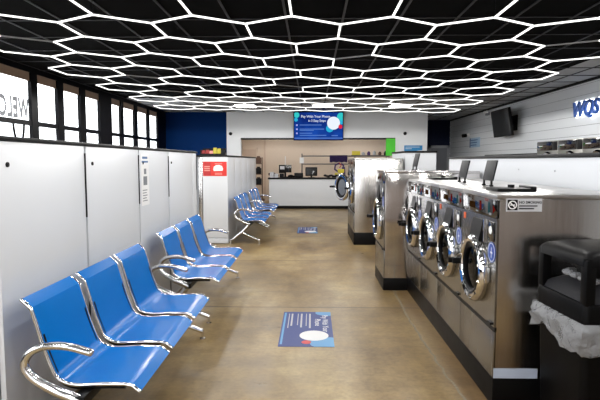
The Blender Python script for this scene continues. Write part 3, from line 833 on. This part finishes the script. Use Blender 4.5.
o = o.build('cable_heap', M['dark_grey'], None, 60, loc=(.62, 15.8, CZ+.012)); tag(o, 'low dark heap of cables on the counter under the rail', 'cables')
o = MB().ball((0, 0, .1), .13, 1, .8, .45).cyl((0, 0, 0), (0, 0, .08), .025, seg=10).ball((.14, .02, .06), .08, 1, .8, .5).build('brown_ornament', M['brown'], None, 60, loc=(-1.40+.12, 16.02, CZ)); tag(o, 'brown dark ornament at the counter end', 'ornament')

# hanging rail behind the counter with cloth
t = thing('garment_rail', 'two-bar metal rail behind the counter', 'rail', (-.34, 17.0, 0))
MB().tube([(0, 0, 1.665), (2.95, 0, 1.665)], .022, 10).build('upper_bar', M['rail'], t)
MB().tube([(0, 0, 1.395), (2.95, 0, 1.395)], .022, 10).build('lower_bar', M['rail'], t)
for xx in (0, 2.95): MB().tube([(xx, 0, 0), (xx, 0, 1.75)], .022, 10).box(xx-.03, xx+.03, -.25, .25, 0, .03).build('upright', M['rail'], t)
MB().box(-.08, .06, -.03, -.024, 1.42, 1.62).build('white_tag', M['white'], t, 0)
mb = MB()
prof = [(-.028, 1.48), (-.030, 1.60), (-.026, 1.68), (0, 1.695), (.026, 1.68), (.03, 1.60), (.028, 1.46)]
n = 16
for k in range(n):
    pass
rows = [[mb.bm.verts.new((x0, py+.008*math.sin(k*1.9+pz*9), pz-(.012*math.sin(k*1.3) if abs(py) > .027 and pz < 1.5 else 0))) for (py, pz) in prof] for k, x0 in enumerate([.60+.60*i/n-.34+.34 for i in range(n+1)])]
for a, b in zip(rows[:-1], rows[1:]):
    for i in range(len(prof)-1): mb.bm.faces.new((a[i], b[i], b[i+1], a[i+1]))
ex = bmesh.ops.solidify(mb.bm, geom=mb.bm.faces[:], thickness=.006)
o = mb.build('purple_cloth', M['purple'], None, 60, loc=(.0, 17.0, 0)); tag(o, 'purple cloth draped over the upper rail behind the counter', 'cloth')
t = thing('cleaning_tool', 'purple and yellow cleaning tool hanging on the lower rail', 'cleaning tool', (.93, 16.94, 1.40))
MB().tube([(.06, 0, .02), (.14, 0, -.06), (.10, 0, -.2), (-.04, 0, -.26), (-.16, 0, -.18), (-.14, 0, -.04), (0, 0, .03)], .03, 10).build('hose', M['purple_plastic'], t, 60)
MB().box(-.06, .16, -.06, .04, -.30, -.17, .02).box(-.16, -.06, -.05, .03, -.42, -.30, .02).build('yellow_grip', M['yellow'], t)
MB().cyl((.14, 0, -.1), (.16, 0, -.5), .05, .06, 16).build('purple_body', M['purple_plastic'], t)
MB().tube([(-.02, -.03, .05), (.06, -.03, -.05), (.0, -.03, -.13)], .018, 8).build('red_cord', M['dark_red'], t, 60)
# clutter along the top of the rail shelf
t = thing('wall_shelf', 'thin shelf behind the counter carrying small clutter', 'shelf', (1.35, 17.15, 1.68))
MB().box(0, 1.35, -.02, .2, 0, .02).build('board', M['dark_grey'], t, 0)
for xx in (.12, 1.2): MB().box(xx, xx+.03, .16, .2, -1.68, 0).box(xx, xx+.03, -.0, .2, -.03, 0).build('bracket', M['dark_grey'], t, 0)
o = MB().box(0, .28, 0, .12, 0, .14, .01).build('yellow_box', M['yellow'], None, 35, loc=(1.37, 17.17, 1.701)); tag(o, 'yellow box at the shelf end behind the counter', 'box')
for k, (c, lab) in enumerate((('label_grey', 'pale jar next to the yellow box on the shelf'), ('purple_plastic', 'purple bottle second from the yellow box'), ('label_grey', 'pale jar in the middle of the shelf'), ('brown', 'brown jar on the shelf left of the end bottle'), ('dark_grey', 'dark bottle at the shelf end near the green sheet'))):
    h = (.11, .13, .15, .12, .14)[k]
    o = MB().lathe([(0, 0), (.05, 0), (.055, .02), (.055, h*.65), (.03, h*.85), (.03, h), (0, h)], 'z', (0, 0, 0), 18).build('bottle', M[c], None, 50, loc=(1.76+.19*k, 17.24, 1.701)); tag(o, lab, 'bottle', 'bottles on the back shelf')
# rack by the beige wall
t = thing('display_rack', 'narrow dark display rack beside the partition by the beige wall', 'rack', (-1.78, 16.6, 0))
for xx in (-.12, .12): MB().box(xx-.015, xx+.015, -.02, .02, 0, 1.62).build('upright', M['brown'], t, 0)
for zz in (.3, .7, 1.05, 1.4):
    MB().box(-.12, .12, -.12, .12, zz, zz+.02).build('shelf', M['brown'], t, 0)
for k, (zz, c) in enumerate(((.72, 'dark_grey'), (1.07, 'black_plastic'), (1.42, 'brown'))):
    o = MB().box(-.09, .09, -.08, .08, 0, .2, .02).box(-.05, .05, -.05, .05, .19, .24, .01).build('dark_bag', M[c], None, 35, loc=(-1.78, 16.6, zz+.001)); tag(o, ('dark grey bag on the lowest filled shelf of the narrow rack', 'black bag on the middle shelf of the narrow rack', 'brown bag on the top shelf of the narrow rack')[k], 'bag', 'bags on the narrow rack')
o = MB().box(-.2, .2, -.15, .15, 0, .3, .01).box(-.2, .2, -.02, .02, .3, .302).build('brown_carton', M['brown'], None, 35, loc=(-1.72, 16.2-.35, 0)); tag(o, 'reddish brown carton on the floor beside the counter', 'carton')
# green sheet, blue poster, sensor dots
o = MB().box(-.15, .15, 0, .01, -.26, .28).box(-.15, .15, -.004, 0, .27, .285).build('green_sheet', M['green'], None, 0, loc=(2.52, YW-.076, 1.93)); tag(o, 'bright green sheet hanging at the serving opening edge', 'sheet')
t = thing('blue_poster', 'blue poster on the white back wall by the green sheet', 'poster', (3.25, YW-.0525, 1.83))
MB().prism([(-.29, -.18), (-.29, .17), (.29, .17), (.29, .02), (-.02, -.02), (-.1, -.18)], 'y', 0, .004).build('sheet', M['poster_blue'], t, 0)
MB().box(-.25, -.05, -.002, 0, .05, .08).box(-.25, .2, -.002, 0, .10, .13).build('print', M['poster_pale'], t, 0)
for (x0, lab) in ((-2.63, 'small black wall sensor left of the serving opening'), (2.98, 'small black wall sensor above the blue poster')):
    o = MB().lathe([(0, -.05), (.04, -.045), (.055, -.02), (.055, 0), (0, 0)], 'y', (0, 0, 0), 18).build('wall_sensor', M['black'], None, 50, loc=(x0, YW-.051, 2.38)); tag(o, lab, 'sensor', 'wall sensors')

# menu screen on the soffit
t = thing('menu_screen', 'blue menu television mounted above the service counter', 'television', (.205, YW-.13, 2.615))
MB().box(-.80, .80, 0, .06, -.455, .455, .008).build('casing', M['black'], t)
MB().box(-.775, .775, -.003, 0, -.43, .43).build('screen', M['screen'], t, 0)
def sdisc(nm, x, z, r, mat, y=-.0045):
    poly = [(max(-.775, min(.775, x+r*math.cos(2*PI*k/28))), max(-.43, min(.43, z+r*math.sin(2*PI*k/28)))) for k in range(28)]
    MB().prism(poly, 'y', y, -.003).build(nm, mat, t, 0)
sdisc('teal_bubble', -.70, .35, .09, M['scr_teal']); sdisc('cyan_bubble', -.72, .20, .06, M['scr_cyan'])
sdisc('teal_bubble', .72, .29, .13, M['scr_teal']); sdisc('cyan_bubble', .74, .14, .09, M['scr_cyan'])
sdisc('cyan_bubble', .36, -.08, .12, M['scr_cyan'], -.0042)
sdisc('white_circle', .48, .09, .205, M['scr_white'], -.006); sdisc('red_dot', .70, -.02, .065, M['scr_red'], -.007)
text_mesh('lettering', 'Pay With Your Phone', .115, M['scr_white'], face_matrix((-.56, -.0045, .265), (1, 0, 0), (0, 0, 1)), t, .0005, spacing=.92)
text_mesh('lettering', 'in 3 Easy Steps', .105, M['scr_white'], face_matrix((-.33, -.0045, .135), (1, 0, 0), (0, 0, 1)), t, .0005, spacing=.92)
mb = MB()
for zz, w1 in ((.02, .70), (-.11, .78), (-.15, .45), (-.24, .40), (-.31, .85)): mb.box(-.60, -.60+w1, -.0045, -.003, zz, zz+.026)
mb.box(.42, .62, -.0045, -.003, -.32, -.29)
mb.build('print_lines', M['scr_soft'], t, 0)
for zz in (.03, -.10, -.23): sdisc('bullet', -.69, zz, .028, M['scr_lilac'])
mb = MB().box(-.775, .775, -.0042, -.003, -.40, -.37); mb.build('bottom_stripe', M['scr_soft'], t, 0)
# added fill light panels that brighten the back room and the far white wall
for xx, yy, lab in ((-1.2, 17.4, 'added square fill light panel in the back room above the terminal'), (1.4, 17.4, 'added square fill light panel in the back room above the clutter shelf'),
                    (-1.9, 14.3, 'added square fill light panel in front of the white soffit, at the window side'), (.3, 14.3, 'added square fill light panel in front of the menu screen'), (2.5, 14.3, 'added square fill light panel in front of the white soffit, at the dryer side')):
    t = thing('added_light_panel', lab, 'ceiling light', (xx, yy, CH-.03))
    MB().box(-.32, .32, -.32, .32, .005, .028).build('frame', M['white'], t, 0)
    MB().box(-.28, .28, -.28, .28, -.002, .006).build('diffuser', M['fill_panel'], t, 0)

# ------------------------------------------------------------------ trash bin
t = thing('trash_bin', 'black square trash bin with open dome lid beside the washers', 'trash bin', (1.335, 2.41, 0), math.radians(4))
bw, bd = .46, .43
body = MB()
secs = [(.03, 0.0), (.012, .03), (.0, .45), (-.006, .72)]
def rect_ring(bm, ins, z, r=.035, n=4):
    vs = []
    for (cx, cy, a0) in ((bw-ins-r, bd-ins-r, 0), (ins+r, bd-ins-r, PI/2), (ins+r, ins+r, PI), (bw-ins-r, ins+r, 1.5*PI)):
        for k in range(n+1):
            a = a0+PI/2*k/n; vs.append(bm.verts.new((cx+r*math.cos(a), cy+r*math.sin(a), z)))
    return vs
def loft(mb, rings, cap0=True, cap1=True):
    for A, B in zip(rings[:-1], rings[1:]):
        m = len(A)
        for i in range(m): mb.bm.faces.new((A[i], A[(i+1) % m], B[(i+1) % m], B[i]))
    if cap0: mb.bm.faces.new(rings[0][::-1])
    if cap1: mb.bm.faces.new(rings[-1])
loft(body, [rect_ring(body.bm, i_, z_) for i_, z_ in secs]); body.build('body', M['bin_plastic'], t, 40)
# lid: collar, corner posts, domed top with an opening on each side around a dark core
lid = MB()
loft(lid, [rect_ring(lid.bm, -.012, .69), rect_ring(lid.bm, -.016, .775), rect_ring(lid.bm, -.010, .80)])
for px in (0, bw-.035):
    for py in (0, bd-.035): lid.box(px-.008, px+.043, py-.008, py+.043, .79, 1.02, .010)
loft(lid, [rect_ring(lid.bm, -.010, .985), rect_ring(lid.bm, -.010, 1.025), rect_ring(lid.bm, .004, 1.045, .05), rect_ring(lid.bm, .05, 1.062, .06), rect_ring(lid.bm, .12, 1.072, .06)])
lid.build('dome_lid', M['bin_plastic'], t, 40)
core = MB(); core.box(.13, bw-.13, .13, bd-.13, .79, 1.0, .01); core.build('inner_core', M['black_plastic'], t)
sl = MB()
loft(sl, [rect_ring(sl.bm, .004, .80), rect_ring(sl.bm, .02, .835), rect_ring(sl.bm, .125, .90)], True, True)
sl.build('opening_sill', M['sill'], t, 40)
# trash bag: crumpled clear film collar folded over the rim
bag = MB(); rings = []
levels = [(-.006, .705), (-.022, .700), (-.034, .675), (-.040, .645), (-.038, .61), (-.024, .58), (-.010, .585)]
m_ = 64
for li, (ins, zz) in enumerate(levels):
    base = []
    P4 = [(-0, 0), (bw, 0), (bw, bd), (0, bd)]
    for k in range(m_):
        f_ = k/m_*4; i_ = int(f_); fr_ = f_-i_
        a = Vector(P4[i_]); b_ = Vector(P4[(i_+1) % 4]); p = a.lerp(b_, fr_)
        c_ = Vector((bw/2, bd/2)); d_ = p-c_
        e = max(abs(d_.x)/(bw/2), abs(d_.y)/(bd/2)); nrm = Vector((d_.x/(bw/2), d_.y/(bd/2)))
        nrm = Vector((nrm.x**5, nrm.y**5)).normalized()
        j = (random.uniform(-.014, .018) if li > 1 else 0)+.010*math.sin(k*1.1+li*.9)*(li > 1)
        p = p+nrm*(-ins+.012+j)
        base.append(bag.bm.verts.new((p.x, p.y, zz+(random.uniform(-.014, .014) if li > 1 else 0)-(.03*math.sin(k*.42+1.2) if li > 3 else 0))))
    rings.append(base)
loft(bag, rings, False, False)
bag.build('bag_liner', M['liner'], t, 60)
cb = MB()
for k in range(14):
    f_ = k/14*4; i_ = int(f_)
    q0, q1 = ((.09, .09), (bw-.09, .09), (bw-.09, bd-.09), (.09, bd-.09))[i_], ((bw-.09, .09), (bw-.09, bd-.09), (.09, bd-.09), (.09, .09))[i_]
    c0 = Vector(q0).lerp(Vector(q1), f_-i_)
    cb.ball((c0.x, c0.y, .895), .03, 1+.5*random.random(), 1+.5*random.random(), .6, 8)
cb.build('bag_inside', M['liner'], t, 20)

# conduit line in the floor by the washers (pale crack filler)
pts = []
rnd = random.Random(3)
for k in range(40):
    yy = 3.0+k*.075; pts.append((.975+.035*math.sin(yy*1.1)+rnd.uniform(-.012, .012)-.01*(yy-3), yy))
mb = MB()
Lp = [mb.bm.verts.new((x0-.006-.004*rnd.random(), y0, .0012)) for x0, y0 in pts]; Rp = [mb.bm.verts.new((x0+.006+.004*rnd.random(), y0, .0012)) for x0, y0 in pts]
for i in range(39): mb.bm.faces.new((Lp[i], Rp[i], Rp[i+1], Lp[i+1]))
struct('floor_crack', mb, pmat('pale_crack_filler', rgb(150, 140, 120), .8, namt=.3, nscale=60))

# window lettering, reversed because it faces the street
t = thing('window_lettering', 'mirrored grey welcome lettering on the first window pane', 'lettering', (XL-.044, 8.40, 2.195))
text_mesh('lettering', 'WELCOME', .45, M['ink_grey'], face_matrix((0, 0, .02), (0, -1, 0), (0, 0, 1)) @ Matrix.Diagonal((.62, 1, 1, 1)), t, .0006, spacing=1.08, bold=.016)
for c in kids(t):
    for v in c.data.vertices: pass
arc = [(0, 8.03-8.33+.15*math.cos(a), -.06+.34*math.sin(a)) for a in [PI+PI*k/16 for k in range(17)]]
MB().tube(arc, .02, 6).build('dark_swash', M['black'], t, 60)

# ------------------------------------------------------------------ light
# the light the honeycomb tubes throw down into the room: one lamp at every few tube joints
LW = 27.
for n in sorted(nodes):
    if n[2] == 1 and n[0] % 2 == 0 and n[1] % 4 == (0 if n[0] % 4 == 0 else 2):
        ld = bpy.data.lights.new('tube_lamp', 'SPOT'); ld.energy = LW; ld.color = (1., .985, .955)
        ld.spot_size = PI; ld.spot_blend = .03; ld.shadow_soft_size = .10
        lo = bpy.data.objects.new('tube_lamp', ld); COL.objects.link(lo); lo.location = hpos(n)+Vector((0, 0, -.05))
w = bpy.data.worlds.new('world'); scene.world = w; w.use_nodes = True
bg = w.node_tree.nodes['Background']; bg.inputs[0].default_value = (.93, .96, 1., 1); bg.inputs[1].default_value = 4.2
scene.view_settings.view_transform = 'Standard'; scene.view_settings.look = 'None'
scene.view_settings.gamma = 1; scene.view_settings.exposure = 0.25
scene.view_settings.use_curve_mapping = False
scene.cycles.max_bounces = 8; scene.cycles.diffuse_bounces = 6; scene.cycles.glossy_bounces = 4; scene.cycles.transparent_max_bounces = 12
scene.cycles.sample_clamp_indirect = 6.0
scene.cycles.use_denoising = True
